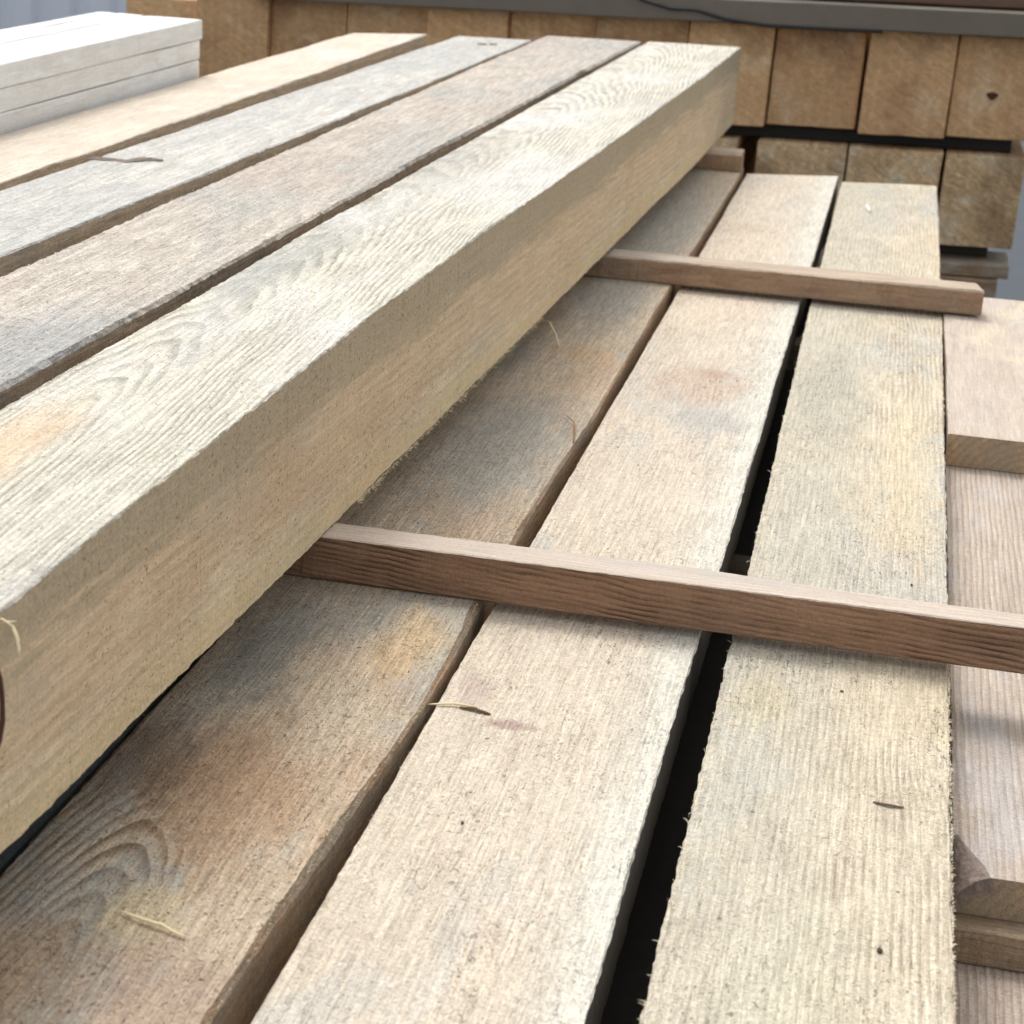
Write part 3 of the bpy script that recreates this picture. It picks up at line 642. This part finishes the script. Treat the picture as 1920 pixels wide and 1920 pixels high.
# ------------------------------------------------------------------ fibres standing on the rough-sawn surfaces
def top_sampler(tab, ymin, ymax, bias=1.6, ang=0., spread=.7, margin=.001):
    def f(rd):
        y = ymin + (ymax - ymin) * rd.random() ** bias
        l, r_, zt, _ = lerp_tab(tab, y)
        x = l + margin + (r_ - l - 2 * margin) * rd.random()
        a = ang + rd.gauss(0, spread)
        return (x, y, zt - .0001), (math.sin(a), math.cos(a), .02), 1.0 if rd.random() < .97 else 2.0
    return f
def side_sampler(tab, ymin, ymax):
    def f(rd):
        y = ymin + (ymax - ymin) * rd.random() ** 1.5
        l, r_, zt, z_b = lerp_tab(tab, y)
        z = z_b + .012 + (zt - z_b - .014) * rd.random()
        a = rd.gauss(0, .8)
        return (r_ + .0002, y, z), (.10, math.cos(a), math.sin(a)), .9
    return f
def edge_sampler(tab, ymin, ymax, side=1, bottom=False, sc=1.0, out=1.0):
    def f(rd):
        y = ymin + (ymax - ymin) * rd.random() ** 1.4
        l, r_, zt, z_b = lerp_tab(tab, y)
        x = r_ if side > 0 else l
        a = rd.gauss(0, .9)
        return (x - side * .0008 * rd.random(), y, (z_b if bottom else zt) + .0002), (side * out * abs(math.cos(a)), math.sin(a), (-.3 if bottom else .12) + rd.gauss(0, .15)), sc
    return f
fibres(bA, oA, 7000, top_sampler(tabA, .62, 1.6, 1.5, .3, .8), M_fibd, seed=1, lmin=.001, lmax=.0045, wd=.00022)
fibres(bB, oB, 4500, top_sampler(tabB, .62, 1.6), [M_fib[0], M_fib[1], M_fibd[0]], seed=2, lmin=.001, lmax=.004, wd=.0002)
fibres(bC, oC, 6000, top_sampler(tabC, .62, 1.6), [M_fib[0], M_fib[1], M_fibd[0]], seed=3, lmin=.001, lmax=.004, wd=.0002)
fibres(bC, oC, 900, edge_sampler(tabC, .66, 1.3, 1, sc=.8), [M_fib[1], M_fib[0]], seed=4, lmin=.0008, lmax=.004, name='edge_fibres')
fibres(bC, oC, 160, edge_sampler(tabC, .66, 2.3, -1, sc=1.), [M_fib[1], M_fib[0]], seed=5, lmin=.0008, lmax=.005, name='edge_fibres')
fibres(T1, oT1, 9000, top_sampler(tT1, .68, 1.9, 1.3, .1, .9), M_fibg, seed=6, lmin=.001, lmax=.0045, wd=.00022)
fibres(T1, oT1, 3500, side_sampler(tT1, .68, 1.6), M_fibd[:2] + [M_fib[2]], seed=7, lmin=.001, lmax=.004, wd=.00018)
fibres(T1, oT1, 800, edge_sampler(tT1, .7, 2.4, 1, sc=.8), [M_fib[1]], seed=8, lmin=.0006, lmax=.003, name='edge_fibres')
fibres(T1, oT1, 420, edge_sampler(tT1, 1.3, 1.95, 1, True, sc=1.5, out=.8), [M_fib[0]], seed=9, lmin=.001, lmax=.005, wd=.0004, name='edge_fibres')
fibres(T2, oT2, 3500, top_sampler(tT2, 1.0, 2.2, 1.3, .1, .9), M_fibg, seed=10, lmin=.001, lmax=.006, wd=.00028)
fibres(bA, oA, 400, edge_sampler(tabA, .66, 1.3, 1, sc=.8), [M_fib[0], M_fib[2]], seed=14, lmin=.0006, lmax=.003, name='edge_fibres')

# ------------------------------------------------------------------ small things lying about
def sliver(name, pts, r0, mat, label, cat, flat=.5, group=None):
    P = []
    pts = [Vector(p) for p in pts]
    for i in range(len(pts) - 1):
        for k in range(4): P.append(pts[i].lerp(pts[i + 1], k / 4) + Vector((random.uniform(-1, 1) * r0 * .35, random.uniform(-1, 1) * r0 * .35, 0)))
    P.append(pts[-1]); nP = len(P)
    rr = [r0 * (.25 + .9 * math.sin(math.pi * (i + .6) / (nP + .2)) ** .6) for i in range(nP)]
    return tag(tube(name, P, rr, mat, 6, None, flat), label, cat, group)
GS = 'wood splinters lying on the timbers'
sliver('splinter', [(-.3345, .7635, .0016), (-.3225, .7585, .0028), (-.3095, .7555, .0032), (-.2944, .7509, .0016)], .00115, M_splint, 'long pale splinter on the brown board at the lower left', 'splinter', .6, GS)
sliver('splinter', [(-.2485, 1.0555, -.0050), (-.232, 1.0605, -.0042), (-.218, 1.0590, -.0038)], .0010, M_splint, 'pale splinter overhanging the left edge of the cream board, above the purplish mark', 'splinter', .6, GS)
sliver('splinter', [(-.228, 1.0590, -.0054), (-.2180, 1.0578, -.0046), (-.2075, 1.0555, -.0056)], .0014, M_fibd[2], 'brown sliver laid as the shadow of the pale splinter on the cream board', 'splinter', .5, GS)  # shadow of the pale splinter, painted in as a brown sliver
sliver('wood_curl', [(-.374, 1.985, .006), (-.362, 1.998, .014), (-.350, 1.990, .016), (-.338, 1.965, .009), (-.329, 1.94, .002)], .0012, M_splint, 'thin curled shaving poking out from under the thick beam near the far lath', 'shaving')
sliver('splinter', [(-.276, 1.69, .004), (-.262, 1.66, .006), (-.254, 1.61, .002)], .0008, M_fib[2], 'fine tan splinter at the right edge of the grey board, between the two laths', 'splinter', .6, GS)
sliver('wood_curl', [(-.3905, .742, .1600), (-.3845, .7475, .1612), (-.3790, .7480, .1580), (-.3745, .7440, .1530), (-.3722, .7400, .1480)], .0009, M_splint, 'cream fibre curl hanging off the near left corner of the thick beam', 'shaving')
sliver('wood_curl', [(-.3905, .7440, .1585), (-.3850, .7470, .1595), (-.3780, .7500, .1600)], .0006, M_splint, 'second thinner fibre beside the curl on the near corner of the thick beam', 'shaving')
sliver('splinter', [(.0835, .9935, -.0868), (.0945, .9870, -.073), (.106, .9845, -.0705)], .0014, M_fib[0], 'pale splinter in front of the lower lath beside the greenish board', 'splinter', .5, GS)
# bark flake on the blue-grey beam
def flake(name, pts, wd, mat, z, label, cat, hgt=.004):
    v, f = [], []; n_ = len(pts)
    for i, (x, y) in enumerate(pts):
        ww = wd * (.25 + math.sin(math.pi * i / (n_ - 1)) * .9) * (1 + .5 * n1(i * 1.7, 5.5)); zz = z + hgt * abs(n1(i * .9, 8.2)) + .0006
        v += [(x, y - ww, zz - .0004), (x, y + ww, zz + .0012), (x, y, zz + .0022)]
        if i:
            a, b = (i - 1) * 3, i * 3
            f += [(a, b, b + 2, a + 2), (a + 2, b + 2, b + 1, a + 1), (a + 1, b + 1, b, a)]
    o = mesh_obj(name, v, f, mat, None, (pts[0][0], pts[0][1], z)); return tag(o, label, cat)
flake('bark_flake', [(-.832, 1.845), (-.822, 1.850), (-.810, 1.848), (-.799, 1.852), (-.788, 1.848), (-.778, 1.862), (-.768, 1.872), (-.756, 1.872)], .006, M_bark, .1745, 'thin dark flake of bark lying on the light blue grey beam', 'bark flake', .006)
flake('bark_flake', [(-.727, 3.238), (-.720, 3.247), (-.713, 3.244)], .009, M_bark, .1748, 'left one of two tiny dark flecks at the far end of the blue grey beam', 'bark flake', .003)
flake('bark_flake', [(-.709, 3.25), (-.703, 3.258), (-.697, 3.255)], .008, M_bark, .1748, 'right one of two tiny dark flecks at the far end of the blue grey beam', 'bark flake', .003)
def crumb(name, c, rx, ry, rz, mat, label, cat, group=None):
    bm = bmesh.new(); bmesh.ops.create_icosphere(bm, subdivisions=2, radius=1)
    for v in bm.verts:
        k_ = 1 + .6 * mnoise.noise(v.co * 1.7 + Vector(c) * 30)
        v.co = Vector((v.co.x * rx * k_, v.co.y * ry * k_, v.co.z * rz * k_))
    me = bpy.data.meshes.new(name); bm.to_mesh(me); bm.free(); me.materials.append(mat)
    o = bpy.data.objects.new(name, me); COL.objects.link(o); o.location = c
    return tag(o, label, cat, group)
M_dk = plain('dark_crumb', srgb(74, 60, 48), .8, 300.)
crumb('bark_crumb', (.0433, .852, -.0052), .0016, .0021, .0011, M_dk, 'black oval crumb on the greenish board near the bottom right', 'crumb')
sliver('wood_chip', [(-.0325, 3.03, -.003), (-.030, 3.00, .0), (-.0255, 2.975, -.003)], .0022, plain('white_chip', srgb(250, 248, 244), .6, 100., .05), 'small white chip on the far end of the greenish grey board', 'chip', .6)
sliver('wood_chip', [(.0355, 1.0135, -.0056), (.044, 1.0115, -.0050), (.0535, 1.0125, -.0056)], .0011, M_fibd[2], 'brown sliver standing for a crack across the greenish board, right of the black gap', 'chip', .4)  # stands in for a crack in the board surface
crumb('bark_crumb', (.0105, 1.165, -.0056), .0013, .0008, .0006, M_dk, 'tiny dark crumb in front of the near lath on the greenish board', 'crumb')
for i, (cx, cy, cz, rr, lb) in enumerate([(-.1925, .915, -.0056, .0009, 'small dark crumb in the middle of the near cream board'),
        (.0545, 1.38, -.0056, .0010, 'small dark crumb on the greenish board just beyond the near lath')]):
    crumb('bark_crumb', (cx, cy, cz), rr, rr * 1.5, rr * .7, M_dk, lb, 'crumb')
# bark-filled knot on the near end of the thick beam
def knot_patch():
    v, f = [], []
    K = 16
    ctr = (.735, .118)
    for rr, dx in ((1.0, .0006), (.82, .0016), (.6, -.0006)):
        for k_ in range(K):
            a = 2 * math.pi * k_ / K
            s_ = 1 + .12 * n1(k_ * .8, 4.4)
            y = ctr[0] + .016 * rr * math.cos(a) * s_; z = ctr[1] + .030 * rr * math.sin(a) * s_
            x = lerp_tab(tT1, y)[1] + dx; v.append((x, y, z))
    for j_ in range(2):
        for k_ in range(K):
            k2 = (k_ + 1) % K; f.append((j_ * K + k_, j_ * K + k2, (j_ + 1) * K + k2, (j_ + 1) * K + k_))
    f.append(tuple(range(2 * K, 3 * K)))
    o = mesh_obj('knot', v, f, plain('bark_knot', srgb(84, 56, 42), .95, 150., .8, 1., .003), None, oT1, T1); return o
knot_patch()
